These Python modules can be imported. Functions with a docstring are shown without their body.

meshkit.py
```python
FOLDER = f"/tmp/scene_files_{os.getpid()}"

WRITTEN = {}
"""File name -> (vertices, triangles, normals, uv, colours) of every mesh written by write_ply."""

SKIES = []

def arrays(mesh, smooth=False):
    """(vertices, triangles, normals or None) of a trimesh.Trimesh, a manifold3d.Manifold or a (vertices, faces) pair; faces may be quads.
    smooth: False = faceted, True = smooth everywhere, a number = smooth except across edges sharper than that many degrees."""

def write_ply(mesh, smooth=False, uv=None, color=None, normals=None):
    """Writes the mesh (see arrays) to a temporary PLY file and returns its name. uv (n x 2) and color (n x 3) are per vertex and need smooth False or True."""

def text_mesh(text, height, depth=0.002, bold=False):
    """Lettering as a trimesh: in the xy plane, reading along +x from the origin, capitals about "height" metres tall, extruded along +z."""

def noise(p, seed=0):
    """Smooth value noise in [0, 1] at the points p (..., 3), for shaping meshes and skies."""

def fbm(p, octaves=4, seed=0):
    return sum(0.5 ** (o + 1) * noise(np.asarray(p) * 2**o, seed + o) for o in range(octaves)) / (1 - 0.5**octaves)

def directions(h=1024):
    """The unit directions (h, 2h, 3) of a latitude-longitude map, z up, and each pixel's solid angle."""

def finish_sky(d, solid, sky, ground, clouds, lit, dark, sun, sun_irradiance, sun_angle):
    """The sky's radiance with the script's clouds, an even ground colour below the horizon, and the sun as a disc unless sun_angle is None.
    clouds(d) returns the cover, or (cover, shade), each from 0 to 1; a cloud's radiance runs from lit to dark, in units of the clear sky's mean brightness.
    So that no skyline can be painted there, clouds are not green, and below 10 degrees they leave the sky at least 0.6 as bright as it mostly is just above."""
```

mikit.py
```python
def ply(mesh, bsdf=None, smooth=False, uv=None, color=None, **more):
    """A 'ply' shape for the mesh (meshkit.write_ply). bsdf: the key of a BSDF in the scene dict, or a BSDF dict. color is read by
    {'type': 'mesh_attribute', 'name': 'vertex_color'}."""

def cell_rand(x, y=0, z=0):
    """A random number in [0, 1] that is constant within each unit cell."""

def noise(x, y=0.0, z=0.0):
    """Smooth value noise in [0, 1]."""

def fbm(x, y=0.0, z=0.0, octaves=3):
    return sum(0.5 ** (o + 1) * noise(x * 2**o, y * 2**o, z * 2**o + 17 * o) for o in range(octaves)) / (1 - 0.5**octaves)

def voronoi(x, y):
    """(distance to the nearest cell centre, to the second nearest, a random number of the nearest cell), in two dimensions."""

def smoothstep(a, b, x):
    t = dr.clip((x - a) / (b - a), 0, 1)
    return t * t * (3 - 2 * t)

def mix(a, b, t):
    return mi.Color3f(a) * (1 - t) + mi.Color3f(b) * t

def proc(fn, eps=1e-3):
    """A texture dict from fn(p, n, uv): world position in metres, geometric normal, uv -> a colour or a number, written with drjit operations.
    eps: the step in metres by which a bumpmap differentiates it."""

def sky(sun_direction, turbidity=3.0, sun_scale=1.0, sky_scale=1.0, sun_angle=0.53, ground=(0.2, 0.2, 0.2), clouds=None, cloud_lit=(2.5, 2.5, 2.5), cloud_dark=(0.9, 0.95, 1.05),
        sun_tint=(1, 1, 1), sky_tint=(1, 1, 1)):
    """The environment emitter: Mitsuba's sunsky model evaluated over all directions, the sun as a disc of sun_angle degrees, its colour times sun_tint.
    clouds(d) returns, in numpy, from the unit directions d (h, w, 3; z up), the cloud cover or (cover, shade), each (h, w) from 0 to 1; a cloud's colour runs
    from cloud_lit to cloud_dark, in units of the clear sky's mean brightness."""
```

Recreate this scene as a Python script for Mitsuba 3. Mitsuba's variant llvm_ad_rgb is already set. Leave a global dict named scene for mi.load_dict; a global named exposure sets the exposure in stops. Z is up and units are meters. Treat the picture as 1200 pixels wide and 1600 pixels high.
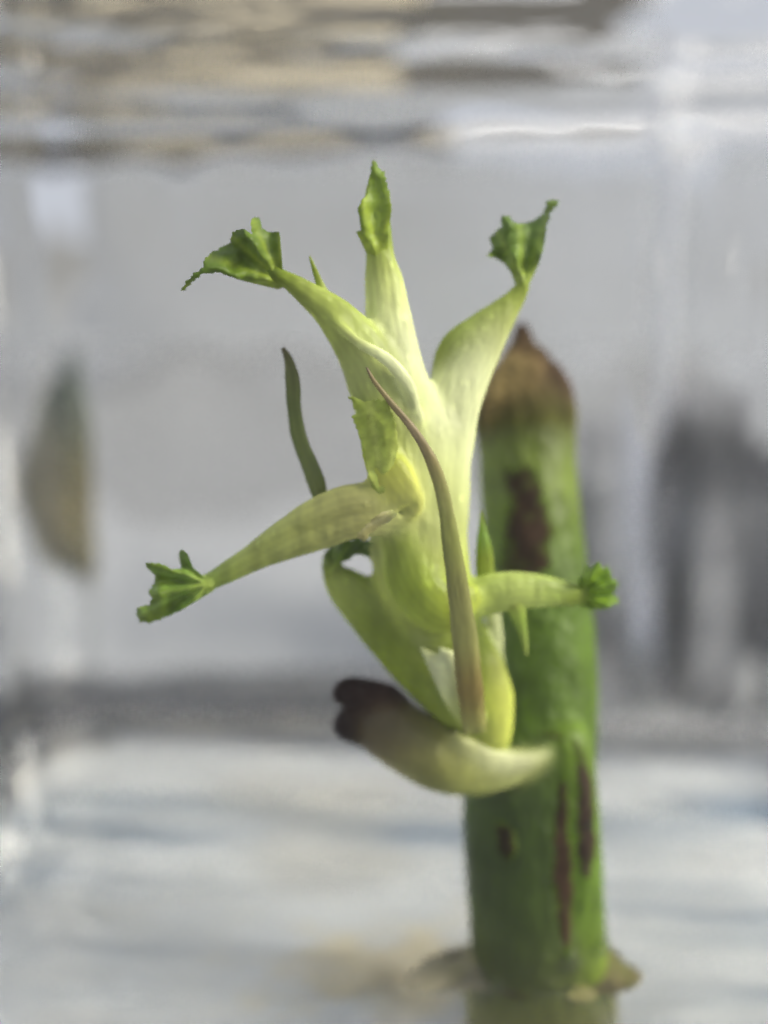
import math, numpy as np, trimesh, drjit as dr, mitsuba as mi, mikit, meshkit
from shapely.geometry import Polygon, Point
from shapely import contains_xy
from scipy.spatial import Delaunay, cKDTree
from scipy.ndimage import gaussian_filter
T = mi.ScalarTransform4f
scene, labels = {}, {}

# ------------------------------------------------------------------ camera, sky, exposure
PITCH, K = math.radians(12.3), 0.0005            # K: tangent per photo pixel (1200 x 1600)
CAM = np.array([0.0, -0.118, 0.0747])
FWD = np.array([0, math.cos(PITCH), -math.sin(PITCH)])
UPV = np.array([0, math.sin(PITCH), math.cos(PITCH)])
scene['camera'] = {'type': 'thinlens', 'fov': 2 * math.degrees(math.atan(600 * K)), 'fov_axis': 'x',
                   'aperture_radius': 0.0025, 'focus_distance': 0.1025, 'near_clip': 0.005, 'far_clip': 60.0,
                   'to_world': T().look_at(origin=CAM.tolist(), target=(CAM + FWD).tolist(), up=[0, 0, 1])}
scene['sky_light'] = mikit.sky([0.84, -0.24, 0.56], turbidity=4, sun_scale=0.3, sun_angle=30, clouds=lambda d: 1.0,
                         cloud_lit=(0.38, 0.40, 0.44), cloud_dark=(0.9, 0.95, 1.05), ground=(0.25, 0.25, 0.25), sun_tint=(.76, .91, 1.12))
exposure = 3.95


def P(px, py, dy=0.0):
    """the point on the vertical plane y = dy that the photograph shows at (px, py)"""
    px, py, dy = np.broadcast_arrays(np.asarray(px, float), np.asarray(py, float), np.asarray(dy, float))
    d = FWD + np.array([1.0, 0, 0]) * ((px - 600) * K)[..., None] + UPV * ((800 - py) * K)[..., None]
    return CAM + d * ((dy - CAM[1]) / d[..., 1])[..., None]


def SZ(px_len, py, dy=0.0):
    """metres of a length in photo pixels at that place"""
    d1 = FWD[1] + UPV[1] * (800 - py) * K
    return px_len * K * (dy - CAM[1]) / d1


# ------------------------------------------------------------------ helpers
def put(key, mesh, bsdf, smooth=True, uv=None, color=None, normals=None, label=None, cat=None, kind=None, group=None):
    n, base = 0, key
    while key in scene:
        n += 1
        key = f'{base}_{n:03d}'
    if normals is not None:
        path = meshkit.write_ply(mesh, False, uv, color, normals=normals)
        scene[key] = {'type': 'ply', 'filename': path, 'face_normals': False, 'bsdf': {'type': 'ref', 'id': bsdf}}
    else:
        scene[key] = mikit.ply(mesh, bsdf, smooth=smooth, uv=uv, color=color)
    e = {k: v for k, v in (('label', label), ('category', cat), ('kind', kind), ('group', group)) if v}
    if e:
        labels[key] = e
    return key


def tag(key, label, cat=None, kind=None, group=None):
    labels[key] = {k: v for k, v in (('label', label), ('category', cat), ('kind', kind), ('group', group)) if v}


def spline(pts, n):
    """Catmull-Rom through the rows of pts, n samples"""
    p = np.asarray(pts, float)
    if len(p) == 2:
        t = np.linspace(0, 1, n)[:, None]
        return p[0] * (1 - t) + p[1] * t
    q = np.vstack([2 * p[0] - p[1], p, 2 * p[-1] - p[-2]])
    s = np.linspace(0, len(p) - 1 - 1e-9, n)
    i = s.astype(int)
    t = (s - i)[:, None]
    a, b, c, d = q[i], q[i + 1], q[i + 2], q[i + 3]
    return 0.5 * (2 * b + (c - a) * t + (2 * a - 5 * b + 4 * c - d) * t ** 2 + (3 * b - a - 3 * c + d) * t ** 3)


def axis(rows, n):
    """rows (px, py, dy mm, half width px, flat, r, g, b) -> centres, radii (m), flat, colours"""
    r = spline(rows, n)
    c = P(r[:, 0], r[:, 1], r[:, 2] * 1e-3)
    return c, np.maximum(SZ(r[:, 3], r[:, 1], r[:, 2] * 1e-3), 1e-5), np.clip(r[:, 4], .15, 3), np.clip(r[:, 5:8], 0.004, .9)


def surface_net(f, origin, h):
    """vertices and triangles of the zero level of the grid f"""
    s = f < 0
    nx, ny, nz = f.shape
    corners = [(a, b, c) for a in (0, 1) for b in (0, 1) for c in (0, 1)]
    acc, cnt = np.zeros((nx - 1, ny - 1, nz - 1, 3), np.float32), np.zeros((nx - 1, ny - 1, nz - 1), np.float32)

    def view(g, o):
        return g[o[0]:nx - 1 + o[0], o[1]:ny - 1 + o[1], o[2]:nz - 1 + o[2]]
    for i, a in enumerate(corners):
        for b in corners[i + 1:]:
            if sum(x != y for x, y in zip(a, b)) != 1:
                continue
            fa, fb = view(f, a), view(f, b)
            cross = (fa < 0) != (fb < 0)
            t = np.where(cross, fa / np.where(cross, fa - fb, 1), 0)
            for k in range(3):
                acc[..., k] += np.where(cross, a[k] + (b[k] - a[k]) * t, 0)
            cnt += cross
    on = cnt > 0
    idx = -np.ones(on.shape, int)
    idx[on] = np.arange(on.sum())
    cell = np.argwhere(on)
    v = (cell + acc[on] / cnt[on][:, None]) * h + origin
    faces = []
    for k in range(3):
        o1, o2 = [(1, 2), (2, 0), (0, 1)][k]
        sl = [slice(1, -1)] * 3
        lo, hi = list(sl), list(sl)
        lo[k], hi[k] = slice(0, f.shape[k] - 1), slice(1, f.shape[k])
        a, b = s[tuple(lo)], s[tuple(hi)]
        for m, rev in ((a & ~b, False), (~a & b, True)):
            e = np.argwhere(m)
            e[:, [o1, o2]] += 1
            q = []
            for d1, d2 in ((0, 0), (-1, 0), (-1, -1), (0, -1)):
                c = e.copy()
                c[:, o1] += d1
                c[:, o2] += d2
                q.append(idx[c[:, 0], c[:, 1], c[:, 2]])
            q = np.stack(q, 1)
            q = q[(q >= 0).all(1)]
            if rev:
                q = q[:, ::-1]
            faces.append(q)
    q = np.vstack(faces)
    return v, np.vstack([q[:, [0, 1, 2]], q[:, [0, 2, 3]]])


def fuse(tubes, h=0.00028, k=0.0007, pad=0.0012, carve=(), ribs=0.000013, mottle=.55):
    """a list of (name, rows[, k]) -> one smooth skin, split among the names. Returns {name: (v, f, n, colour)}"""
    segs, lo, hi = [], [], []
    for ti, (name, rows) in enumerate(tubes):
        n = 6 * (len(rows) - 1) + 1
        c, r, fl, col = axis(rows, n)
        segs.append((c, r, fl, col))
        m = (r * np.maximum(1, fl))[:, None]
        lo.append((c - m).min(0))
        hi.append((c + m).max(0))
    lo, hi = np.min(lo, 0) - pad, np.max(hi, 0) + pad
    dims = np.ceil((hi - lo) / h).astype(int) + 1
    D = np.full((len(tubes), *dims), 0.004, np.float32)
    for ti, (c, r, fl, col) in enumerate(segs):
        for a, b, ra, rb, fa, fb in zip(c[:-1], c[1:], r[:-1], r[1:], fl[:-1], fl[1:]):
            m = max(ra, rb) * max(1, fa, fb) + 0.003
            i0 = np.clip(np.floor((np.minimum(a, b) - m - lo) / h).astype(int), 0, dims - 1)
            i1 = np.clip(np.ceil((np.maximum(a, b) + m - lo) / h).astype(int) + 1, 1, dims)
            ax = [lo[j] + np.arange(i0[j], i1[j]) * h for j in range(3)]
            X, Y, Z = np.meshgrid(*ax, indexing='ij', sparse=True)
            ab = b - a
            t = np.clip(((X - a[0]) * ab[0] + (Y - a[1]) * ab[1] + (Z - a[2]) * ab[2]) / max(ab @ ab, 1e-18), 0, 1)
            f = fa + (fb - fa) * t
            d = np.sqrt((X - a[0] - ab[0] * t) ** 2 + (Z - a[2] - ab[2] * t) ** 2 + ((Y - a[1] - ab[1] * t) / f) ** 2) - (ra + (rb - ra) * t)
            sl = tuple(slice(i0[j], i1[j]) for j in range(3))
            D[ti][sl] = np.minimum(D[ti][sl], d * np.minimum(1, np.maximum(f, .45)))
    f = D[0].copy()
    for d in D[1:]:
        g = np.maximum(k - np.abs(f - d), 0) / k
        f = np.minimum(f, d) - g * g * k * 0.25
    for rows in carve:                                   # grooves
        c, r, fl, col = axis(rows, 6 * (len(rows) - 1) + 1)
        for a, b, ra in zip(c[:-1], c[1:], r[:-1]):
            m = ra + 0.002
            i0 = np.clip(np.floor((np.minimum(a, b) - m - lo) / h).astype(int), 0, dims - 1)
            i1 = np.clip(np.ceil((np.maximum(a, b) + m - lo) / h).astype(int) + 1, 1, dims)
            ax = [lo[j] + np.arange(i0[j], i1[j]) * h for j in range(3)]
            X, Y, Z = np.meshgrid(*ax, indexing='ij', sparse=True)
            ab = b - a
            t = np.clip(((X - a[0]) * ab[0] + (Y - a[1]) * ab[1] + (Z - a[2]) * ab[2]) / max(ab @ ab, 1e-18), 0, 1)
            d = np.sqrt((X - a[0] - ab[0] * t) ** 2 + (Y - a[1] - ab[1] * t) ** 2 + (Z - a[2] - ab[2] * t) ** 2) - ra
            sl = tuple(slice(i0[j], i1[j]) for j in range(3))
            kk = 0.0004
            g = np.maximum(kk - np.abs(f[sl] + d), 0) / kk
            f[sl] = np.maximum(f[sl], -d) + g * g * kk * 0.25
    f = gaussian_filter(f, 0.8)
    f[0], f[-1], f[:, 0], f[:, -1], f[:, :, 0], f[:, :, -1] = (0.002,) * 6
    v, tri = surface_net(f, lo, h)
    tm = trimesh.Trimesh(v, tri, process=False)
    trimesh.smoothing.filter_taubin(tm, iterations=6)
    v = np.array(tm.vertices)
    # fine unevenness of living tissue
    vn = meshkit.arrays((v, tri), True)[2]
    v = v + vn * ((meshkit.fbm(v * 420, 3, 5) - .5) * 0.00022)[:, None]
    vn = meshkit.arrays((v, tri), True)[2]
    g = (v - lo) / h
    gi = np.clip(np.round(g).astype(int), 0, dims - 1)
    dist = np.stack([d[gi[:, 0], gi[:, 1], gi[:, 2]] for d in D], 1)
    w = np.exp(-(dist - dist.min(1, keepdims=True)) / 0.00035)
    w /= w.sum(1, keepdims=True)
    col = np.zeros((len(v), 3))
    for ti, (c, r, fl, cc) in enumerate(segs):
        near = ((v[:, None, :] - c[None]) ** 2).sum(2) if len(c) * len(v) < 8e6 else None
        if near is None:
            near = np.vstack([((v[i:i + 20000, None, :] - c[None]) ** 2).sum(2) for i in range(0, len(v), 20000)])
        ww = 1 / (near + 1e-7) ** 2
        ww /= ww.sum(1, keepdims=True)
        col += w[:, ti:ti + 1] * (ww @ cc)
    streak = 1.5 * (meshkit.fbm(v * [1100, 1100, 170], 3, 9) - .5)
    blot = meshkit.fbm(v * 220, 3, 21) - .5
    speck = np.clip(meshkit.noise(v * [1500, 1500, 900], 51) - .80, 0, 1) * 2.2
    col = np.clip(col * (1 + 0.35 * streak + mottle * blot + speck)[:, None], .004, .9)
    rib = np.zeros(len(v))
    for ti, (c, r, fl, cc) in enumerate(segs):
        near = np.concatenate([((v[i:i + 20000, None, :] - c[None]) ** 2).sum(2).argmin(1) for i in range(0, len(v), 20000)])
        tg = np.gradient(c, axis=0)
        S = np.cross(tg, [0, 1.0, 0])
        S /= np.linalg.norm(S, axis=1, keepdims=True) + 1e-12
        lat = ((v - c[near]) * S[near]).sum(1)
        rib += w[:, ti] * np.sin(lat * 1000 * 2 * np.pi / 0.62 + ti * 1.7 + 2.5 * (meshkit.noise(v * 250, ti) - .5))
    rib *= .4 + 1.2 * meshkit.noise(v * 300, 77)
    v = v + vn * (rib * ribs)[:, None]
    vn = meshkit.arrays((v, tri), True)[2]
    col = np.clip(col * (1 + .05 * rib)[:, None], .004, .9)
    own = dist[tri].sum(1).argmin(1)
    out = {}
    names = [name for name, _ in tubes]
    for name in dict.fromkeys(names):
        t = tri[np.isin(own, [k for k, x in enumerate(names) if x == name])]
        if not len(t):
            continue
        u, inv = np.unique(t, return_inverse=True)
        out[name] = (v[u], inv.reshape(-1, 3), vn[u], col[u])
    return out


def loft(rows, n=40, m=36, wob=0.00015, seed=0, uvs=True):
    """a closed tube along rows"""
    c, r, fl, col = axis(rows, n)
    tg = np.gradient(c, axis=0)
    tg /= np.linalg.norm(tg, axis=1, keepdims=True)
    view = np.array([0, 1.0, 0])
    S = np.cross(tg, view)
    S /= np.linalg.norm(S, axis=1, keepdims=True)
    N = np.cross(S, tg)
    a = np.arange(m) * 2 * np.pi / m
    v = c[:, None] + r[:, None, None] * (np.cos(a)[None, :, None] * S[:, None] + (fl[:, None] * np.sin(a))[..., None] * N[:, None])
    v = v.reshape(-1, 3)
    ctr = np.repeat(c, m, 0)
    out = v - ctr
    ln = np.linalg.norm(out, axis=1, keepdims=True)
    v = v + out / np.maximum(ln, 1e-9) * ((meshkit.fbm(v * 500, 3, seed) - .5)[:, None] * np.minimum(wob * 2, ln * .5))
    i, j = np.meshgrid(np.arange(n - 1), np.arange(m), indexing='ij')
    q = np.stack([i * m + j, i * m + (j + 1) % m, (i + 1) * m + (j + 1) % m, (i + 1) * m + j], -1).reshape(-1, 4)
    f = np.vstack([q[:, [0, 1, 2]], q[:, [0, 2, 3]]])
    jj = np.arange(m)
    f = np.vstack([f, np.stack([(jj + 1) % m, jj, jj * 0 + n * m], 1), np.stack([jj + (n - 1) * m, (jj + 1) % m + (n - 1) * m, jj * 0 + n * m + 1], 1)])
    v = np.vstack([v, c[:1], c[-1:]])
    colr = np.vstack([np.repeat(col, m, 0), col[:1], col[-1:]])
    colr = np.clip(colr * (1 + .5 * (meshkit.fbm(v * [700, 700, 250], 3, seed + 3) - .5))[:, None], .004, .9)
    st = np.r_[np.tile(np.sin(5 * a + .8), n), 0, 0] * (.3 + 1.2 * meshkit.noise(v * 350, seed + 8))
    colr = np.clip(colr * (1 + .16 * st)[:, None], .004, .9)
    tm = trimesh.Trimesh(v, f, process=False)
    if tm.volume < 0:
        f = f[:, ::-1]
    return (v, f), colr


def sheet(poly, base, dy, pleats=7, amp=0.9, lean=0.0, thick=0.35, c0=(.1, .2, .02), c1=(.2, .3, .05), step=3.0, seed=0, curl=0.0, teeth=4.5):
    """a small pleated leaf: the outline in photo pixels, its folds radiating from base; real thickness (mm)"""
    pg = Polygon(poly).buffer(0)
    if pg.geom_type != 'Polygon':
        pg = max(pg.geoms, key=lambda g: g.area)
    L = pg.exterior.length
    nb = int(L / step)
    ring = np.array([pg.exterior.interpolate(i * L / nb).coords[0] for i in range(nb)])
    tn = np.roll(ring, -1, 0) - np.roll(ring, 1, 0)
    tn /= np.linalg.norm(tn, axis=1, keepdims=True) + 1e-9
    far = np.linalg.norm(ring - np.asarray(base), axis=1)
    saw = ((np.arange(nb) * L / nb / 13.0 + .4 * np.sin(np.arange(nb) * .37)) % 1.0)
    ring = ring + np.c_[tn[:, 1], -tn[:, 0]] * ((saw - .4) * teeth * np.clip(far / far.max() * 2 - .7, 0, 1))[:, None] * (1 if pg.exterior.is_ccw else -1)
    pg = Polygon(ring).buffer(0)
    if pg.geom_type != 'Polygon':
        pg = max(pg.geoms, key=lambda g: g.area)
    x0, y0, x1, y1 = pg.bounds
    gx, gy = np.meshgrid(np.arange(x0, x1, step), np.arange(y0, y1, step * .87))
    gx = gx + (np.arange(len(gx)) % 2)[:, None] * step / 2
    g = np.stack([gx.ravel(), gy.ravel()], 1)
    g = g[contains_xy(pg.buffer(-step * .55), g[:, 0], g[:, 1])]
    pts = np.vstack([ring, g])
    tri = Delaunay(pts).simplices
    cen = pts[tri].mean(1)
    tri = tri[contains_xy(pg, cen[:, 0], cen[:, 1])]
    d = pts - np.asarray(base)
    rad = np.linalg.norm(d, axis=1)
    main = np.array(pg.centroid.coords[0]) - base
    ang = np.arctan2(d[:, 0] * main[1] - d[:, 1] * main[0], d @ main)
    s = rad / rad.max()
    fold = np.sin(ang * pleats + seed) * amp * np.clip(s * 1.6, 0, 1) + (meshkit.noise(np.c_[pts * .06, pts[:, 0] * 0], seed) - .5) * amp
    edge = np.array([pg.exterior.distance(Point(p)) for p in pts])
    y = dy + lean * s + fold + curl * s * s
    th = thick * (0.35 + 0.65 * np.clip(edge / 8, 0, 1))
    front, back = P(pts[:, 0], pts[:, 1], (y - th / 2) * 1e-3), P(pts[:, 0], pts[:, 1], (y + th / 2) * 1e-3)
    a = pts[tri]
    cr = (a[:, 1, 0] - a[:, 0, 0]) * (a[:, 2, 1] - a[:, 0, 1]) - (a[:, 1, 1] - a[:, 0, 1]) * (a[:, 2, 0] - a[:, 0, 0])
    tri = np.where((cr > 0)[:, None], tri, tri[:, ::-1])
    n = len(pts)
    # outline edges of the triangulation
    e = np.vstack([tri[:, [0, 1]], tri[:, [1, 2]], tri[:, [2, 0]]])
    es = {tuple(x) for x in e.tolist()}
    b = np.array([x for x in es if (x[1], x[0]) not in es])
    side = np.vstack([np.c_[b[:, 1], b[:, 0], b[:, 0] + n], np.c_[b[:, 1], b[:, 0] + n, b[:, 1] + n]])
    f = np.vstack([tri, tri[:, ::-1] + n, side])
    v = np.vstack([front, back])
    vein = np.clip(np.cos(ang * pleats + seed) ** 8, 0, 1)
    mixw = np.clip(vein * .6 + (1 - s) ** 2 * .7, 0, 1)[:, None]
    col = np.array(c0) * (1 - mixw) + np.array(c1) * mixw
    root = np.clip(1 - s * 3.2, 0, 1)[:, None] * .8
    col = col * (1 - root) + np.array((.27, .34, .05)) * root
    col = col * (1 + .6 * (meshkit.fbm(np.c_[pts * .12, pts[:, 0] * 0], 3, seed) - .5))[:, None]
    tm = trimesh.Trimesh(v, f, process=False)
    if tm.volume < 0:
        f = f[:, ::-1]
    return (v, f), np.clip(np.vstack([col, col]), .004, .9)


# ------------------------------------------------------------------ materials
VC = {'type': 'mesh_attribute', 'name': 'vertex_color'}
def skin_relief(p, n, uv):
    return mikit.fbm(p.x * 1900, p.y * 1900, p.z * 420, octaves=2) * .00013 + mikit.noise(p.x * 3200, p.y * 3200, p.z * 3000) * .00003


def stem_relief(p, n, uv):
    pore = mikit.smoothstep(.70, .85, mikit.noise(p.x * 1300, p.y * 1300, p.z * 800))
    return mikit.fbm(p.x * 1500, p.y * 1500, p.z * 260, octaves=3) * .00034 + pore * .00018


SKIN = {'type': 'principled', 'base_color': VC, 'roughness': .45, 'specular': .3, 'flatness': .5}
scene['tissue'] = {'type': 'twosided', 'b': {'type': 'bumpmap', 'relief': mikit.proc(skin_relief, eps=6e-5), 'b': SKIN}}
scene['stem_tissue'] = {'type': 'twosided', 'b': {'type': 'bumpmap', 'relief': mikit.proc(stem_relief, eps=8e-5), 'b': SKIN}}
scene['leaf_tissue'] = {'type': 'twosided', 'b': {'type': 'principled', 'base_color': VC, 'roughness': .5, 'specular': .3, 'sheen': .2}}
scene['bark'] = {'type': 'twosided', 'b': {'type': 'principled', 'base_color': VC, 'roughness': .7, 'specular': .08}}
scene['clear_glass'] = {'type': 'dielectric', 'int_ior': 1.5, 'ext_ior': 1.0}
scene['pane_glass'] = {'type': 'thindielectric', 'int_ior': 1.5, 'ext_ior': 1.0}
scene['thin_pane_glass'] = {'type': 'thindielectric', 'int_ior': 1.3, 'ext_ior': 1.0}
scene['clear_water'] = {'type': 'dielectric', 'int_ior': 1.33, 'ext_ior': 1.0}


def wall_color(p, n, uv):
    a = mikit.fbm(p.x * 16, p.z * 22, p.y * 9, octaves=3)
    return mikit.mix((.54, .56, .60), (.64, .66, .70), a)


def table_color(p, n, uv):
    a = mikit.fbm(p.x * 40, p.y * 30, 0, octaves=4)
    return mikit.mix((.20, .205, .215), (.27, .275, .285), a)


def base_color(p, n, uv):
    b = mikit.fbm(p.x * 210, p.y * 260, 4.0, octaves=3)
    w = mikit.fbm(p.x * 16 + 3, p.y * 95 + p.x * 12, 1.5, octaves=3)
    c = mikit.mix((.22, .28, .36), (.66, .68, .69), mikit.smoothstep(.26, .54, w))  # water surface reflections put into the floor colour as blue-grey bands
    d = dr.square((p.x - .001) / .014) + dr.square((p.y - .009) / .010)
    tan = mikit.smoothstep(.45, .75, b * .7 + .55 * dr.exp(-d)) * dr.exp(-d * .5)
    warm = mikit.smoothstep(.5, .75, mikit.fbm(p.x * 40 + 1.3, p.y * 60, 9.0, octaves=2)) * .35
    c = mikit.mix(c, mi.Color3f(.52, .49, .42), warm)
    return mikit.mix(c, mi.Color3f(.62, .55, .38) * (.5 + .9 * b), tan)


scene['wall_paint'] = {'type': 'twosided', 'b': {'type': 'diffuse', 'reflectance': mikit.proc(wall_color)}}
scene['table_top'] = {'type': 'twosided', 'b': {'type': 'principled', 'base_color': mikit.proc(table_color), 'roughness': .4, 'specular': .4}}
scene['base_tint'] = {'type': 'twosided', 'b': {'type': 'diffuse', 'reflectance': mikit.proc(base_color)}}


def plain(name, rgb, rough=.6, spec=.3):
    scene[name] = {'type': 'twosided', 'b': {'type': 'principled', 'base_color': {'type': 'rgb', 'value': list(rgb)}, 'roughness': rough, 'specular': spec}}


plain('dark_grey', (.10, .103, .112))
plain('white_sheet_paint', (.33, .34, .36))

def mottled(p, n, uv):
    a = mikit.fbm(p.x * 120, p.z * 60, p.y * 30, octaves=3)
    return mikit.mix((.045, .047, .055), (.26, .265, .29), mikit.smoothstep(.3, .75, a))


scene['mottled_grey'] = {'type': 'twosided', 'b': {'type': 'principled', 'base_color': mikit.proc(mottled), 'roughness': .6, 'specular': .2}}

plain('cream', (.80, .70, .50))
plain('white_paint', (.86, .86, .88))
plain('brown_grey', (.13, .118, .098))
plain('dark_brown', (.05, .042, .036))
plain('blur_olive', (.16, .15, .07))

# ------------------------------------------------------------------ the setting
ZT = -0.020
put('table', trimesh.creation.box((2.4, 1.8, .03), T_ := trimesh.transformations.translation_matrix((0, .4, ZT - .015))), 'table_top', smooth=False, kind='structure', label='pale grey table top under the jar')
put('wall', trimesh.creation.box((.705, .02, .15), trimesh.transformations.translation_matrix((.0125, .90, .055))), 'wall_paint', smooth=False, kind='structure', label='pale blue grey panel seen blurred through the glass')


def box(px0, py0, px1, py1, y0, y1, bev=.003):
    """a bevelled block whose front face, at depth y0, spans those photo pixels and which is y1 - y0 deep"""
    import manifold3d as m3
    a, b = P(px0, py1, y0), P(px1, py0, y0)
    x0, x1, z0, z1 = a[0], b[0], a[2], b[2]
    pts = []
    for sx, x in ((1, x0), (-1, x1)):
        for sy, y in ((1, y0), (-1, y1)):
            for sz, z in ((1, z0), (-1, z1)):
                pts += [(x + sx * bev, y + sy * bev, z), (x + sx * bev, y, z + sz * bev), (x, y + sy * bev, z + sz * bev)]
    return m3.Manifold.hull_points(np.array(pts))


# ------------------------------------------------------------------ glass jar
YB = 0.067                                        # inner face of the back wall
jar = 'glass_jar'


def path(off, n=420):
    """plan of the back half: left side, corner, back, corner, right side. off: outwards from the inner face (m)"""
    xl, xr, rc, yf = -0.0515, 0.0700, 0.011, 0.030
    yaw = -0.085
    s = np.concatenate([np.linspace(0, 1, 40, endpoint=False), np.linspace(1, 2, 60, endpoint=False), np.linspace(2, 3, 240, endpoint=False), np.linspace(3, 4, 60, endpoint=False), np.linspace(4, 5, 41)])
    pts, nrm = [], []
    for q in s:
        if q < 1:
            p, nn = (xl, yf + (YB - rc - yf) * q), (-1, 0)
        elif q < 2:
            a = math.pi - (q - 1) * math.pi / 2
            p, nn = (xl + rc + rc * math.cos(a), YB - rc + rc * math.sin(a)), (math.cos(a), math.sin(a))
        elif q < 3:
            p, nn = (xl + rc + (xr - xl - 2 * rc) * (q - 2), YB), (0, 1)
        elif q < 4:
            a = math.pi / 2 - (q - 3) * math.pi / 2
            p, nn = (xr - rc + rc * math.cos(a), YB - rc + rc * math.sin(a)), (math.cos(a), math.sin(a))
        else:
            p, nn = (xr, YB - rc - (YB - rc - yf) * (q - 4)), (1, 0)
        pts.append(p)
        nrm.append(nn)
    pts, nrm = np.array(pts), np.array(nrm)
    c, sn = math.cos(yaw), math.sin(yaw)
    R = np.array([[c, -sn], [sn, c]])
    o = np.array([0, YB])
    return (pts - o) @ R.T + o, nrm @ R.T, s


pin, nin, sp = path(0)
SEAM = lambda x: 0.0898 + 0.034 * x                 # the shoulder starts a little higher at the right
ZTOP = 0.122
zs = np.concatenate([np.linspace(-0.012, 0.084, 150, endpoint=False), np.linspace(0.084, ZTOP, 150)])


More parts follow.
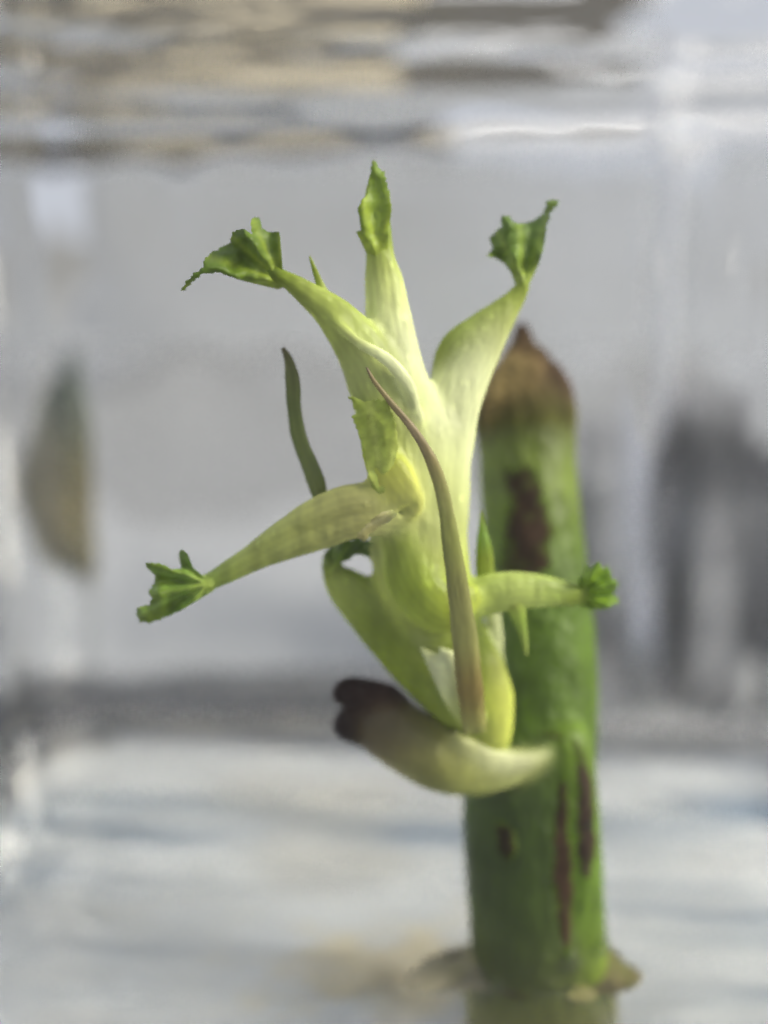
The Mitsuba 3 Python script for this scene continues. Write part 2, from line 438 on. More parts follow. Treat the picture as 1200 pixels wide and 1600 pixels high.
def glass_face(outer):
    X, Z = np.meshgrid(np.arange(len(pin)), zs, indexing='ij')
    base, nn = pin[X.ravel()], nin[X.ravel()]
    z = Z.ravel()
    x = base[:, 0]
    side = np.abs(sp[X.ravel()] - 2.5)
    corner = np.exp(-((side - 1.0) / .38) ** 2)
    over = z - SEAM(x)
    sh = np.clip(over / 0.030, 0, 1.3)
    inward = 0.007 * np.where(over > 0, sh ** 1.7, 0)            # the shoulder leans in
    p3 = np.c_[base * 1000, z * 1000]
    wav = (meshkit.fbm(p3 * [.07, .07, .05], 2, 3 + outer) - .5) * (0.0010 if outer else 0.0014)
    rip_w = np.clip(over / 0.004, 0, 1) ** 1.5
    warp = (meshkit.noise(p3 * [.014, .014, .02], 8) - .5) * 6 + (meshkit.noise(p3 * [.04, .04, .05], 9) - .5) * 2.2
    rip = np.sin((z * 1000 + warp) * 2 * np.pi / 7.5) * .00012 + (meshkit.fbm(p3 * [.022, .022, .36], 4, 12 + outer) - .5) * .00065
    fl_w = np.clip((x - .018) / .012, 0, 1) * np.clip((.0885 - z) / .01, 0, 1)
    wav = wav + fl_w * ((meshkit.fbm(p3 * [.28, .05, .012], 2, 31 + outer) - .5) * .0006)
    bead = np.exp(-((over + 0.0005) / .0022) ** 2) * .00018        # moulded bead along the seam
    foot = np.exp(-((z + 0.001) / .006) ** 2)
    off = (0.0042 + bead + corner * .0016 if outer else -bead * .6 - corner * .0012 - foot * .0004) + wav + (rip if outer else -rip * .6) * rip_w - inward
    q = base + nn * off[:, None]
    return np.c_[q, z], len(pin), len(zs)


vi, na, nb = glass_face(0)
vo, _, _ = glass_face(1)
i, j = np.meshgrid(np.arange(na - 1), np.arange(nb - 1), indexing='ij')
q = np.stack([i * nb + j, (i + 1) * nb + j, (i + 1) * nb + j + 1, i * nb + j + 1], -1).reshape(-1, 4)
N0 = na * nb
quads = [q, q[:, ::-1] + N0]
for jj, fl in ((0, 1), (nb - 1, 0)):
    a = np.arange(na - 1) * nb + jj
    s4 = np.stack([a, a + N0, a + nb + N0, a + nb], 1)
    quads.append(s4 if fl else s4[:, ::-1])
for ii, fl in ((0, 0), (na - 1, 1)):
    a = ii * nb + np.arange(nb - 1)
    s4 = np.stack([a, a + N0, a + 1 + N0, a + 1], 1)
    quads.append(s4 if fl else s4[:, ::-1])
V, F = np.vstack([vi, vo]), np.vstack(quads)
F = np.vstack([F[:, [0, 1, 2]], F[:, [0, 2, 3]]])
gm = trimesh.Trimesh(V, F, process=False)
if gm.volume < 0:
    F = F[:, ::-1]
put(f'{jar}__back_wall', (V, F), 'clear_glass', smooth=40, label='wavy back wall of the jar with thick corners and a rippled shoulder')
tag(jar, 'clear square glass jar with wavy walls and rippled shoulder around the sprouting cutting', 'glass jar')

# side and front panes join the thick back half
L0, R0 = pin[0], pin[-1]
YF = -0.034


def pane(a, b, z0, z1):
    (x0, y0), (x1, y1) = a, b
    v = np.array([(x0, y0, z0), (x1, y1, z0), (x1, y1, z1), (x0, y0, z1)])
    return v, np.array([[0, 1, 2], [0, 2, 3]])


FL, FR = np.array([L0[0] - .004, YF + .004]), np.array([R0[0] - .001, YF - .003])
put(f'{jar}__side_pane', pane(L0, FL, ZT + .001, .116), 'pane_glass', smooth=False)
put(f'{jar}__side_pane', pane(R0, FR, ZT + .001, .116), 'pane_glass', smooth=False)
put(f'{jar}__front_pane', pane(FL, FR, ZT + .001, .116), 'thin_pane_glass', smooth=False)
corners = [tuple(FL), tuple(L0 + [0, 0])] + [tuple(p) for p in pin[40:340:4]] + [tuple(R0), tuple(FR)]
pg = Polygon(corners).buffer(-0.0008)
bm = trimesh.creation.extrude_polygon(pg, 0.008, engine='earcut')
bm.apply_translation((0, 0, ZT + .0005))
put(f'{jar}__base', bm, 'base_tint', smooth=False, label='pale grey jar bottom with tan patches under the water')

# ------------------------------------------------------------------ water
stem_c = P(838, 1530, 0)
gx, gy = np.meshgrid(np.linspace(-.064, .082, 330), np.linspace(YF + .0005, YB + .0115, 260), indexing='ij')
dst = np.hypot(gx - stem_c[0], gy - stem_c[1]) - 0.0062
pw = np.stack([gx, gy, gx * 0], -1)
WATER = 0.0018
hz = WATER + (meshkit.fbm(pw * [34, 62, 1], 3, 4) - .5) * 0.0022 + np.exp(-np.maximum(dst, 0) / .0030) * .0024
inside = contains_xy(Polygon(corners).buffer(0.0002), gx.ravel(), gy.ravel()).reshape(gx.shape)
vw = np.stack([gx, gy, hz], -1).reshape(-1, 3)
n1, n2 = gx.shape
i, j = np.meshgrid(np.arange(n1 - 1), np.arange(n2 - 1), indexing='ij')
ok = inside[:-1, :-1] & inside[1:, :-1] & inside[:-1, 1:] & inside[1:, 1:]
q = np.stack([i * n2 + j, (i + 1) * n2 + j, (i + 1) * n2 + j + 1, i * n2 + j + 1], -1)[ok]
put('water', (vw, np.vstack([q[:, [0, 1, 2]], q[:, [0, 2, 3]]])), 'clear_water', smooth=True, kind='structure', label='still clear water in the bottom of the jar')

# ------------------------------------------------------------------ the cutting
plant = 'plant_cutting'
tag(plant, 'thick green stem cutting in water with a pale fresh side shoot and brown dried top', 'plant cutting')
G1, G2, G3 = (.026, .048, .003), (.085, .150, .010), (.125, .170, .022)  # G1: darker lower stem, partly the shade on its left face
stem_rows = [(842, 1700, 0, 112, 1, .24, .22, .10), (842, 1600, 0, 112, 1, .24, .22, .09), (842, 1555, 0, 107, 1, .22, .24, .07), (841, 1525, 0, 105, 1, *G1), (836, 1440, 0, 103, 1, *G1), (827, 1330, 1, 102, 1, *G1), (827, 1240, 2, 102, 1, *G1), (842, 1140, 4, 90, 1, *G2), (846, 1040, 6, 86, 1, *G2),
             (838, 900, 9, 80, 1, *G2), (827, 770, 12, 76, 1, *G3), (821, 665, 15, 74, 1, *G3)]
BR, TAN, PUR = (.030, .018, .011), (.36, .27, .11), (.045, .024, .022)


# the old leaf stalk with a rotten end
def put_fused(parts, keys, look='tissue', names={}):
    for name, (v, f, n, c) in parts.items():
        put(f'{plant}__{keys.get(name, name)}', (v, f), look, color=c, normals=n, label=names.get(name))


PY, OL = (.40, .42, .13), (.22, .23, .06)
stub = fuse([('stem', stem_rows), ('stem', [(884, 1165, -1, 40, 1, .11, .18, .012), (896, 1260, -2.2, 40, 1, .10, .17, .010), (900, 1380, -2.6, 42, 1, .09, .165, .008), (904, 1480, -2.8, 42, 1, .12, .19, .012), (906, 1535, -2.8, 42, 1, .16, .20, .03)]),  # right ridge in a paler green: its lit side put into the colour
             ('dried_tip', [(821, 672, 14.8, 74, 1, *BR), (820, 650, 15, 75, 1, .06, .038, .02), (823, 628, 15.4, 70, .9, .06, .04, .02), (828, 612, 16, 60, .8, .07, .045, .022)]),
             ('dried_tip', [(800, 610, 13, 40, .6, .16, .115, .045), (812, 570, 15, 30, .6, .11, .075, .03), (818, 540, 16, 20, .6, .07, .045, .022), (815, 515, 17, 9, .6, .06, .035, .02), (813, 503, 17, 3, .8, *BR)]),
             ('dried_tip', [(775, 640, 12, 24, .5, .13, .09, .035), (785, 605, 12, 26, .5, *TAN), (800, 580, 13, 20, .5, .2, .15, .06)]),
             ('dried_tip', [(862, 655, 13, 26, .8, *PUR), (866, 620, 14, 25, .8, *PUR), (862, 590, 15, 20, .8, .09, .05, .03), (846, 560, 16, 15, .8, .08, .05, .03)]),
             ('old_stalk', [(600, 1130, -6, 47, 1, .06, .04, .025), (625, 1147, -6, 52, 1, .16, .14, .06), (680, 1178, -6, 54, 1, *OL), (735, 1196, -5, 46, 1, .24, .26, .06), (785, 1198, -4, 33, 1, .34, .37, .12),
                            (822, 1192, -3.0, 20, 1, .34, .37, .13), (864, 1180, -1.6, 7, 1, .24, .28, .07)]),
             ('old_stalk', [(720, 1160, -8, 14, .8, .36, .38, .15), (770, 1183, -6.5, 18, .8, .48, .50, .26), (815, 1188, -5, 13, .8, .46, .48, .25), (862, 1175, -2.4, 6, .8, .34, .38, .14)]),  # pale strip along the top: its highlight put into the colour
             ('rotten_end', [(600, 1100, -6, 34, 1, .045, .025, .022), (575, 1092, -6, 33, 1, .030, .012, .011), (548, 1080, -6.5, 24, 1, .014, .008, .007), (535, 1084, -7, 18, 1, .018, .009, .007)]),
             ('rotten_end', [(605, 1135, -6, 40, 1, .035, .02, .014), (575, 1128, -6, 37, 1, .026, .011, .010), (550, 1132, -6.2, 28, 1, .010, .006, .006), (540, 1132, -6.2, 20, 1, .010, .006, .006)])],
            h=.00028, k=.0010, mottle=1.0)
stub_stem = (stub['stem'][0], stub['stem'][2])
v_, f_, n_, c_ = stub['dried_tip']                     # fibres of the dry cut, fading out at the green edge
h_ = np.clip((v_[:, 2] - v_[:, 2].min() - .0012) / .003, 0, 1)
fib = meshkit.fbm(v_ * [620, 620, 140], 3, 41) - .5
v_ = v_ + n_ * (h_ * (fib * .0007 + (meshkit.fbm(v_ * 260, 2, 43) - .5) * .0008))[:, None]
stub['dried_tip'] = (v_, f_, meshkit.arrays((v_, f_), True)[2] * h_[:, None] + n_ * (1 - h_[:, None]), np.clip(c_ * (1 + 1.6 * fib * h_)[:, None], .004, .9))
put_fused({'rotten_end': stub.pop('rotten_end'), 'dried_tip': stub.pop('dried_tip')}, {'rotten_end': 'old_stalk__rotten_end'}, 'bark', names={'dried_tip': 'brown dried cut top of the stem with a tan face', 'rotten_end': 'blackish brown rotten end of the cut stalk'})
put_fused({'stem': stub.pop('stem')}, {}, 'stem_tissue')
put_fused(stub, {'rotten_end': 'old_stalk__rotten_end'}, names={'dried_tip': 'brown dried cut top of the stem with a tan face', 'rotten_end': 'blackish brown rotten end of the cut stalk', 'old_stalk': 'stubby pale green stalk pointing left'})

SV, SN = stub_stem
d_ = SV - CAM
t_ = d_ @ FWD
pix = np.stack([600 + d_[:, 0] / t_ / K, 800 - (d_ @ UPV) / t_ / K], 1)
front = (SN * -d_).sum(1) > 0
near_stem = cKDTree(pix[front])
FT, FN = t_[front], SN[front]


def scar(rows, col, lift=.0005, seed=0, name='bark_scar'):
    """a ragged raised lens of bark lying on the stem's own surface. rows: (px, py, half width px) of its middle line"""
    n, m = 70, 17
    s = spline(rows, n)
    s[:, 2] *= .75 + .5 * meshkit.fbm(np.c_[s[:, 1] * .06, s[:, 1] * 0, s[:, 1] * 0], 3, seed + 20)
    s[:, 0] += 12 * (meshkit.fbm(np.c_[s[:, 1] * .035, s[:, 1] * 0, s[:, 1] * 0], 2, seed + 30) - .5)
    u = np.linspace(-1, 1, m)
    px = s[:, 0:1] + s[:, 2:3] * u[None]
    py = np.repeat(s[:, 1:2], m, 1) + (meshkit.noise(np.stack([px * .1, s[:, 1:2] * .1 + px * 0, px * 0], -1), seed) - .5) * 8
    dome = (1 - u[None] ** 2) ** .5 * np.sin(np.linspace(0, np.pi, n))[:, None] ** .4
    w, k = near_stem.query(np.stack([px.ravel(), py.ravel()], 1), k=6)
    w = 1 / (w + .5)
    w /= w.sum(1, keepdims=True)
    t = (FT[k] * w).sum(1)
    nn = (FN[k] * w[..., None]).sum(1)
    nn /= np.linalg.norm(nn, axis=1, keepdims=True)
    d = FWD + np.array([1.0, 0, 0]) * ((px.ravel() - 600) * K)[:, None] + UPV * ((800 - py.ravel()) * K)[:, None]
    v = CAM + d * t[:, None]
    crack = meshkit.fbm(v * [1700, 1700, 500], 3, seed + 2) - .5
    v = v + nn * (dome.reshape(-1) * lift - .00010 + crack * .00022)[:, None]
    i, j = np.meshgrid(np.arange(n - 1), np.arange(m - 1), indexing='ij')
    q = np.stack([i * m + j, i * m + j + 1, (i + 1) * m + j + 1, (i + 1) * m + j], -1).reshape(-1, 4)
    cc = np.array(col) * (.6 + 1.1 * meshkit.fbm(v * [900, 900, 350], 3, seed))[:, None] * (1 + 1.2 * crack)[:, None]
    fade = np.clip(dome.reshape(-1, 1) * 1.5 - .25 + (meshkit.fbm(v * 700, 3, seed + 4) - .5)[:, None] * 1.6, 0, 1)
    cc = np.clip(cc * fade + np.array(G2) * (1 - fade), .004, .9)
    put(f'{plant}__{name}', (v, q[:, ::-1]), 'bark', smooth=True, color=cc)


scar([(808, 728, 22), (816, 745, 33), (821, 800, 38), (821, 850, 40), (818, 890, 40), (816, 915, 30)], (.030, .017, .010), .0003, 1)
scar([(880, 1205, 4), (880, 1250, 10), (878, 1320, 14), (880, 1400, 16), (884, 1470, 9), (890, 1500, 3)], (.038, .022, .013), .0004, 2)
scar([(896, 1150, 3), (908, 1200, 12), (916, 1260, 13), (914, 1320, 15), (917, 1360, 8), (918, 1372, 3)], (.042, .028, .020), .0004, 3)
scar([(785, 1280, 7), (790, 1310, 18), (793, 1330, 16), (794, 1348, 6)], (.025, .018, .008), .0004, 4)
scar([(838, 1146, 3), (852, 1149, 5), (870, 1154, 5), (884, 1158, 3)], (.08, .05, .018), .0003, 5)

# the fresh side shoot: pale stalks fused at their sheaths
PA, PB, PC, PD, PE = (.65, .69, .37), (.52, .57, .21), (.34, .41, .08), (.20, .265, .02), (.11, .17, .012)
shoot = fuse([
    ('shoot_stem', [(755, 1150, -4, 44, 1, *PD), (735, 1080, -5, 62, .8, *PD), (700, 1010, -6, 66, .75, *PD), (668, 930, -7, 72, .95, .30, .37, .05), (655, 860, -7.5, 76, 1.0, .42, .47, .11), (652, 800, -8, 74, .75, *PB), (650, 740, -8, 72, .7, *PB), (655, 690, -8, 62, .7, *PA)]),  # lower body in dark PD: its shadowed green put into the colour
    ('petiole_left', [(640, 740, -9, 56, .7, *PB), (606, 640, -9.5, 52, .7, .40, .45, .14), (572, 560, -9.5, 42, .7, .36, .41, .13), (530, 500, -9.5, 31, .7, *PC), (485, 462, -9.5, 21, .8, *PC), (445, 436, -9.5, 13, 1, *PD), (425, 424, -9.5, 12, .8, *PE)]),
    ('petiole_left', [(520, 500, -11, 8, .7, *PC), (560, 535, -11.8, 10, .7, *PB), (605, 562, -12, 12, .7, *PA), (640, 605, -11.6, 12, .7, *PA), (655, 650, -11, 6, .7, *PA)]),  # raised sheath edge, coloured pale to carry its highlight
    ('petiole_top', [(655, 690, -8, 42, .8, *PA), (636, 610, -8, 38, .8, *PA), (612, 530, -7.6, 38, .8, *PA), (603, 460, -7.3, 33, .8, *PB), (594, 400, -7, 23, .9, *PC), (589, 350, -7, 22, .8, *PE), (588, 305, -6.8, 19, .7, *PD), (587, 275, -6.6, 11, .7, *PC), (584, 246, -6.5, 3.5, 1, *PC)]),
    ('petiole_right', [(672, 800, -7, 60, .7, *PB), (684, 710, -7, 54, .7, *PA), (706, 630, -6.5, 46, .7, *PA), (738, 566, -6, 36, .75, *PA), (775, 510, -5.5, 25, .85, *PB), (803, 470, -5, 16, 1, *PC), (818, 445, -5, 11, 1, *PD)]),
    ('petiole_right', [(686, 592, -5, 14, .8, .26, .31, .05), (708, 545, -6.2, 24, .6, .22, .28, .04), (742, 510, -6.0, 19, .6, .26, .33, .06), (790, 472, -5.4, 8, .8, *PD)]),
    ('petiole_hook', [(732, 1112, -6, 40, .8, *PC), (685, 1060, -6.5, 50, .8, *PD), (632, 1000, -7, 52, .75, *PD), (583, 955, -7, 43, .7, *PD), (545, 921, -7, 33, .6, *PC), (520, 895, -7, 17, .8, *PC), (520, 872, -7, 16, .9, *PE), (538, 857, -7, 14, .9, *PE), (562, 854, -7, 11, .9, *PE), (574, 862, -7, 7, .9, *PE)]),  # hook darkened as well, shade put into its colour
    ('petiole_low_left', [(625, 800, -11, 26, .8, *PB), (590, 797, -11.5, 40, .7, .40, .40, .15), (545, 800, -12, 44, .6, .36, .36, .12), (490, 822, -12, 40, .6, .33, .35, .10), (430, 852, -12, 29, .7, .30, .34, .09), (380, 880, -12, 20, .85, .26, .31, .07), (340, 902, -12, 16, 1, .22, .30, .05), (312, 916, -12, 15, .9, *PE)]),
    ('petiole_low_right', [(715, 945, -9, 30, .8, *PC), (760, 930, -9, 33, .75, .36, .45, .10), (810, 922, -9, 31, .7, .40, .48, .12), (860, 924, -8.6, 24, .75, .36, .46, .10), (905, 930, -8, 17, .9, *PD), (925, 930, -8, 12, .9, *PE)]),
    ('sheath', [(573, 650, -11, 13, .6, .20, .30, .008), (586, 700, -11.5, 22, .6, .32, .40, .015), (612, 745, -12, 32, .6, .52, .54, .09), (640, 785, -12, 24, .6, .5, .52, .13)]),
    ('bud', [(765, 1140, -6, 34, .8, .42, .46, .08), (768, 1090, -6.5, 34, .8, .48, .52, .09), (760, 1045, -6.5, 26, .8, .46, .50, .10)]),
    ('young_leaf', [(775, 1040, -4, 12, .6, *PA), (775, 1000, -4, 13, .5, *PA), (770, 960, -4, 14, .5, *PA)]),
    ('bud_leaf', [(738, 1120, -9.5, 24, .7, *PC), (716, 1080, -10.3, 28, .6, *PB), (696, 1052, -10.7, 22, .6, *PA), (672, 1028, -10.6, 11, .6, *PA), (650, 1003, -10.4, 3, .8, *PB)]),
    ('bud_leaf', [(724, 1060, -11.2, 18, .6, *PB), (708, 1030, -11.3, 14, .6, *PA), (682, 1008, -11.2, 3, .8, *PA)]),
    ('sheath', [(628, 850, -11.0, 26, .7, .24, .31, .025), (648, 910, -11.4, 40, .7, .26, .34, .03), (690, 950, -11.4, 42, .65, .30, .37, .04), (722, 935, -10.8, 28, .7, .36, .42, .06)]),  # darker left, paler right: side light put into the colour
], h=.00026, k=.0008, carve=[[(585, 812, -10.2, 3, 1, 0, 0, 0), (640, 796, -12.6, 5, 1, 0, 0, 0), (690, 786, -12.2, 5, 1, 0, 0, 0), (732, 776, -9.5, 3, 1, 0, 0, 0)], [(620, 792, -13.2, 4, 1, 0, 0, 0), (560, 806, -13.7, 9, 1, 0, 0, 0), (500, 826, -13.6, 9, 1, 0, 0, 0), (440, 850, -13.3, 5, 1, 0, 0, 0), (400, 872, -13, 3, 1, 0, 0, 0)], [(700, 680, -10.2, 4, 1, 0, 0, 0), (672, 600, -9.4, 6, 1, 0, 0, 0), (664, 570, -8.5, 6, 1, 0, 0, 0)]])
put_fused(shoot, {'petiole_left': 'leaf_stalk', 'petiole_top': 'leaf_stalk_001', 'petiole_right': 'leaf_stalk_002', 'petiole_hook': 'leaf_stalk_003', 'petiole_low_left': 'leaf_stalk_004', 'petiole_low_right': 'leaf_stalk_005'},
          names={'petiole_hook': 'leaf stalk curled into a hook with a dark green tip', 'petiole_top': 'upright pale leaf stalk', 'petiole_low_left': 'leaf stalk reaching left and down', 'petiole_low_right': 'short leaf stalk pointing right across the thick stem',
                 'petiole_left': 'upper leaf stalk reaching left', 'petiole_right': 'upper leaf stalk reaching right'})


def leaf(key, poly, base, dy, **kw):
    m, c = sheet(poly, base, dy, **kw)
    put(f'{plant}__{key}', m, 'leaf_tissue', smooth=True, color=c)


DK, LT = (.10, .155, .010), (.25, .32, .03)
leaf('leaf_stalk__leaf', [(452, 446), (442, 420), (440, 395), (437, 362), (420, 363), (410, 357), (405, 342), (399, 338), (392, 345), (394, 366), (378, 357), (364, 362), (359, 380), (345, 388), (329, 396), (317, 408), (320, 418), (304, 427), (292, 440), (283, 453), (291, 452), (302, 438), (318, 427), (342, 425), (370, 436), (400, 444), (435, 452)],
     (440, 440), -9.5, pleats=8, amp=1.0, c0=(.065, .115, .008), c1=(.19, .26, .025), seed=1, lean=-1.0, thick=.5)
leaf('leaf_stalk_001__leaf', [(572, 395), (563, 375), (556, 362), (564, 360), (562, 342), (559, 326), (566, 312), (574, 303), (578, 275), (583, 244), (590, 262), (600, 268), (608, 300), (612, 325), (608, 360), (606, 390), (592, 402)],
     (590, 400), -8.0, pleats=6, amp=.5, c0=(.12, .19, .008), c1=(.26, .34, .02), seed=2, thick=.5)
leaf('leaf_stalk_002__leaf', [(808, 452), (798, 425), (788, 412), (774, 403), (760, 400), (771, 388), (764, 374), (772, 364), (784, 354), (784, 336), (796, 337), (802, 348), (820, 350), (838, 342), (849, 333), (854, 316), (868, 311), (873, 318), (860, 332), (854, 350), (850, 385), (842, 412), (826, 446)],
     (818, 446), -5, pleats=8, amp=1.0, c0=(.085, .15, .018), c1=(.20, .28, .04), seed=3, lean=1.5, thick=.5)
leaf('leaf_stalk_004__leaf', [(335, 903), (315, 897), (302, 886), (293, 864), (284, 858), (279, 866), (284, 888), (268, 889), (252, 880), (230, 879), (227, 884), (240, 894), (243, 905), (238, 916), (231, 926), (240, 934), (232, 946), (216, 948), (212, 958), (222, 972), (238, 972), (258, 964), (282, 954), (312, 936), (335, 922)],
     (325, 912), -12.5, pleats=10, amp=.9, c0=DK, c1=(.19, .31, .06), seed=4, lean=-1.0, thick=.5)
leaf('leaf_stalk_005__leaf', [(900, 945), (903, 905), (912, 897), (917, 880), (925, 888), (934, 876), (942, 890), (951, 882), (953, 900), (967, 912), (958, 925), (966, 940), (950, 950), (926, 953)],
     (905, 930), -8.6, pleats=9, amp=.9, c0=(.12, .22, .012), c1=(.24, .36, .03), seed=5, lean=-.6, thick=.6)


leaf('leaf_stalk_003__leaf', [(503, 888), (508, 866), (518, 852), (528, 850), (534, 842), (548, 845), (556, 838), (570, 844), (582, 850), (574, 858), (580, 868), (566, 868), (556, 864), (546, 874), (534, 878), (524, 890), (512, 900)],
     (515, 895), -9.6, pleats=9, amp=.6, c0=(.07, .125, .012), c1=(.14, .21, .03), seed=9, thick=.5)


def blade(key, rows, look='tissue', seed=0, label=None):
    m, c = loft(rows, n=44, m=18, wob=.00012, seed=seed)
    put(f'{plant}__{key}', m, look, smooth=True, color=c, label=label)


ST = (.25, .25, .075)
blade('stipule', [(742, 1140, -11.5, 19, .5, .30, .31, .08), (735, 1075, -13, 20, .45, .20, .15, .04), (727, 1000, -14, 20, .4, *ST), (716, 920, -14.6, 17, .4, *ST), (705, 850, -14.4, 14, .45, .24, .26, .06), (692, 775, -13.8, 12, .5, *ST), (672, 715, -13.8, 9, .6, .24, .20, .08), (645, 670, -13.6, 7, .7, .28, .22, .12), (612, 630, -13.4, 5, .8, .25, .20, .09), (585, 596, -13.2, 3.5, 1, .24, .19, .08), (573, 574, -13, 1.5, 1, .2, .15, .08)], seed=1, label='long thin brownish stipule lying over the front of the shoot')
blade('stipule', [(500, 775, -10, 13, .4, .16, .19, .05), (488, 735, -10, 14, .4, .12, .15, .04), (470, 690, -9.6, 13, .4, .11, .14, .035), (460, 640, -9.3, 11, .4, .10, .13, .035), (458, 600, -9.2, 12, .4, .10, .12, .035), (452, 565, -9, 8, .5, .10, .11, .035), (442, 543, -9, 3, .8, .07, .06, .03)], seed=2, label='narrow dark olive bract standing up behind the lower left leaf stalk')
blade('stipule', [(520, 482, -9, 12, .5, *PC), (505, 455, -9, 8, .5, *PC), (494, 428, -9, 4.5, .6, *PD), (484, 400, -9, 1.2, 1, *PD)], seed=3, label='tiny spike on the upper left leaf stalk')
blade('stipule', [(758, 905, -8, 15, .6, *PD), (757, 870, -7.6, 14, .5, *PD), (754, 835, -7.4, 8, .6, .2, .33, .04), (751, 798, -7.2, 1.5, 1, *PD)], seed=4, label='green spike pointing up at the root of the right leaf stalk')
blade('stipule', [(803, 940, -9.6, 18, .5, *PC), (812, 968, -9.6, 11, .5, .3, .42, .06), (819, 998, -9.6, 6, .6, .3, .40, .07), (823, 1024, -9.6, 1.5, 1, *PC)], seed=5, label='green spike hanging under the right leaf stalk')
leaf('side_leaf', [(542, 618), (556, 622), (572, 628), (590, 624), (606, 630), (618, 660), (622, 700), (612, 740), (600, 775), (585, 775), (575, 740), (568, 700), (556, 664), (550, 650), (557, 645), (552, 630)],
     (600, 780), -12.7, pleats=9, amp=.35, c0=(.27, .34, .05), c1=(.42, .48, .10), seed=6, thick=.4)
leaf('dry_scale', [(556, 838), (574, 818), (596, 800), (612, 796), (622, 803), (608, 815), (592, 822), (578, 834), (568, 846)],
     (625, 795), -14.6, pleats=9, amp=.35, c0=(.30, .28, .10), c1=(.42, .40, .2), seed=7, thick=.25)

# flaps standing in for the stem refracted in the meniscus at the water line
def skirt(a0, a1, h, flare, seed, c0, c1):
    """a ragged flap round part of the stem (angles in degrees, 0 = right, -90 = towards the camera), h high and flaring out at the water"""
    n, m = 60, 16
    rs = SZ(104, 1530, 0)
    A, B = np.meshgrid(np.radians(np.linspace(a0, a1, n)), np.linspace(0, 1, m), indexing='ij')
    e = np.sin(np.linspace(0, np.pi, n))[:, None] ** .6
    rag = .6 + .8 * meshkit.noise(np.stack([A * 3.5, A * 0, A * 0], -1), seed)
    r = rs - .0002 + flare * e * rag * B ** 2.2
    z = WATER + .0002 + h * e * rag * (1 - B) ** 1.3 + (meshkit.noise(np.stack([A * 8, B * 3, A * 0], -1), seed + 1) - .5) * .0005
    cx, cy = stem_c[0], stem_c[1]
    o = np.stack([cx + r * np.cos(A), cy + r * np.sin(A), z], -1).reshape(-1, 3)
    w = np.stack([cx + (r - .00035) * np.cos(A), cy + (r - .00035) * np.sin(A), z - .0003], -1).reshape(-1, 3)
    i, j = np.meshgrid(np.arange(n - 1), np.arange(m - 1), indexing='ij')
    q = np.stack([i * m + j, (i + 1) * m + j, (i + 1) * m + j + 1, i * m + j + 1], -1).reshape(-1, 4)
    v = np.vstack([o, w])
    rim = np.array([k * m + m - 1 for k in range(n)])
    s4 = np.stack([rim[:-1], rim[1:], rim[1:] + n * m, rim[:-1] + n * m], 1)
    q = np.vstack([q, q[:, ::-1] + n * m, s4])
    t = np.clip(B.reshape(-1, 1) + (meshkit.fbm(o * 700, 3, seed) - .5)[:, None], 0, 1)
    c = np.array(c0) * (1 - t) + np.array(c1) * t
    return (v, q), np.vstack([c, c])


for a0, a1, h, fl, sd, c0, c1 in ((-50, 30, .0050, .0034, 3, (.11, .14, .03), (.14, .12, .06)), (160, 224, .0020, .0058, 5, (.13, .13, .05), (.30, .27, .19)), (226, 262, .0010, .0006, 9, (.03, .025, .012), (.06, .05, .025)), (-75, -40, .0016, .0012, 12, (.2, .22, .05), (.34, .31, .14))):
    m, c = skirt(a0, a1, h, fl, sd, c0, c1)
    put(f'{plant}__refraction_flap', m, 'bark', smooth=True, color=c)

for px, py, r, lab in ((890, 1503, 15, 'small water drop added for a glint low on the stem at the water line'), (938, 1478, 17, 'water drop added for a glint on the right side of the stem base'), (918, 1288, 11, 'tiny water drop on the dark scar at the right of the stem')):  # drops added to give the wet stem its glints
    k = near_stem.query([px, py])[1]
    d = FWD + np.array([1.0, 0, 0]) * ((px - 600) * K) + UPV * ((800 - py) * K)
    c = CAM + d * FT[k]
    sp_ = trimesh.creation.icosphere(4)
    n = FN[k]
    q = np.array(sp_.vertices)
    q = q - np.outer(q @ n, n) * .5
    put('water_drop', (c + n * .00005 + q * SZ(r, py) * (1 + .3 * (meshkit.noise(q * 1.5, 3) - .5))[:, None], np.array(sp_.faces)), 'clear_water', smooth=True, label=lab, cat='water drop')

# ------------------------------------------------------------------ what stands behind the jar
def thing(key, mesh, look, label, cat, smooth=30):
    put(key, mesh, look, smooth=smooth, label=label, cat=cat)


thing('dark_block', box(880, 665, 1003, 1230, .125, .150, .012), 'mottled_grey', 'blurred dark grey block behind the glass close to the right edge of the thick stem', 'block')
thing('dark_block', box(1090, 610, 1185, 1230, .125, .150, .012), 'mottled_grey', 'blurred dark grey block right of the white post', 'block')
thing('dark_block', box(1180, 720, 1560, 1230, .150, .19, .012), 'mottled_grey', 'wide blurred dark grey block at the right edge of the photo', 'block')
thing('white_post', box(1003, 130, 1092, 1230, .155, .175, .004), 'white_paint', 'blurred white upright post between two dark blocks', 'post')
m, c = loft([(-400, 1105, 100, 60, 1, .07, .07, .075), (0, 1102, 100, 58, 1, .07, .07, .075), (300, 1100, 100, 50, 1, .09, .09, .095), (560, 1096, 100, 55, 1, .06, .062, .07), (760, 1096, 100, 52, 1, .06, .062, .07)], seed=11)
thing('dark_roll', m, 'dark_grey', 'blurred dark grey roll lying low behind the glass on the left', 'roll')
sh = P([100, 900, 900, 100], [965, 965, 770, 770], .2)
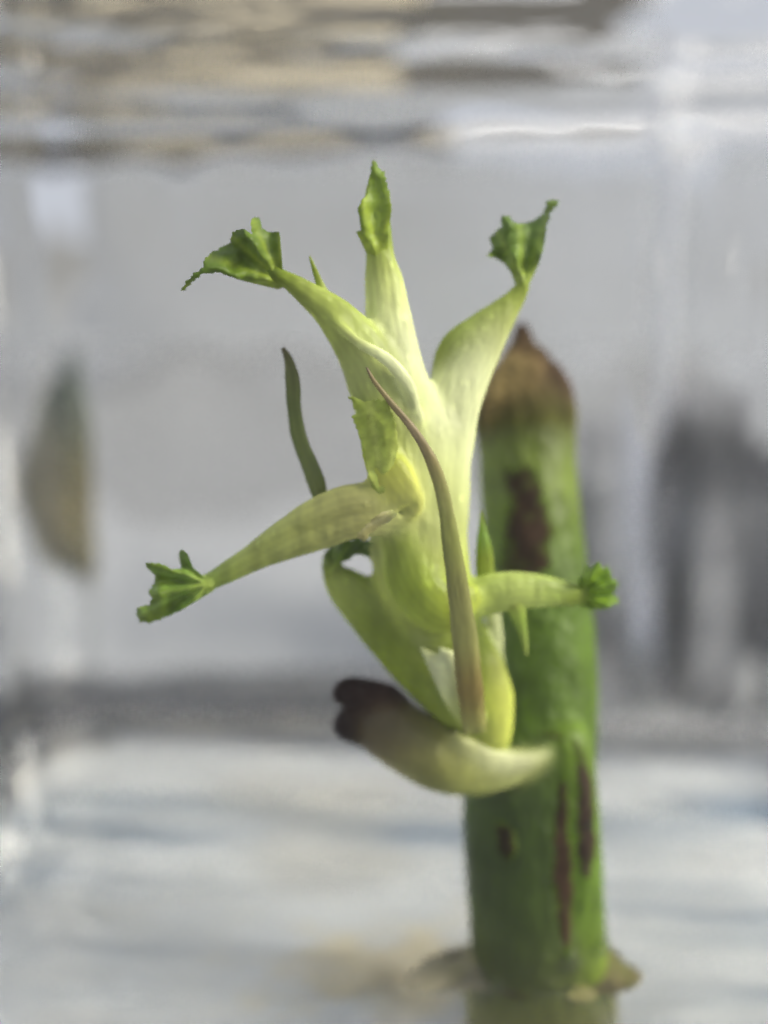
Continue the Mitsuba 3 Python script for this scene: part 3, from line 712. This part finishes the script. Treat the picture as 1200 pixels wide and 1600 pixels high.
sv = trimesh.creation.box((.42, .17, .003), trimesh.transformations.translation_matrix((-.09, .215, ZT + .0022)))  # sheet added to keep the darkened table light behind the jar
thing('added_sheet', sv, 'white_sheet_paint', 'blurred pale sheet added flat on the table behind the jar to keep it light there', 'sheet', False)
thing('dark_rail', box(-400, 180, 648, 232, .70, .72), 'dark_brown', 'thin dark rail under the cream and brown boards, seen through the jar shoulder', 'rail')
thing('bright_band_board', box(655, 104, 1500, 196, .62, .635), 'white_paint', 'blurred white board added to stand in for the bright band of sky at the upper right', 'board')  # white board added in place of the bright band of sky
thing('cream_board', box(-160, -60, 640, 180, .64, .6595), 'cream', 'blurred cream board with dark slats seen in streaks through the jar shoulder', 'board')
put('cream_board__slat', box(-390, -48, 330, -12, .628, .639), 'brown_grey', smooth=30)
put('cream_board__slat', box(-390, 88, 640, 112, .628, .639), 'dark_brown', smooth=30)
put('cream_board__slat', box(-390, 128, 210, 150, .628, .639), 'brown_grey', smooth=30)
thing('brown_board', box(-500, -620, 1035, 118, .66, .68), 'brown_grey', 'blurred brown grey board behind the cream board', 'board')
bl = P(-500, 70, .66)
put('brown_board__post', trimesh.creation.box((.03, .03, bl[2] - ZT + .1), trimesh.transformations.translation_matrix((bl[0] + .02, .6965, (bl[2] + ZT + .1) / 2))), 'brown_grey', smooth=False)
m, c = loft([(81, 545, 100, 6, 1, .10, .12, .10), (71, 600, 100, 16, 1, .09, .11, .09), (74, 660, 100, 28, 1, .10, .11, .08), (70, 720, 100, 38, 1, .11, .10, .05), (68, 790, 100, 42, 1, .15, .13, .065), (78, 850, 100, 36, 1, .14, .125, .07), (86, 884, 100, 28, 1, .13, .12, .07), (90, 902, 100, 8, 1, .2, .18, .1), (94, 950, 100, 5, 1, .25, .27, .28), (98, 1040, 100, 5, 1, .2, .2, .2), (98, 1078, 100, 6, 1, .2, .2, .2)], seed=4)  # a reflection in the glass, built as a solid shape
put('reflection_shape', m, 'tissue', color=c, label='solid shape standing in for the blurred plant reflection, grey above and olive tan below, at the left edge of the glass', cat='bud')
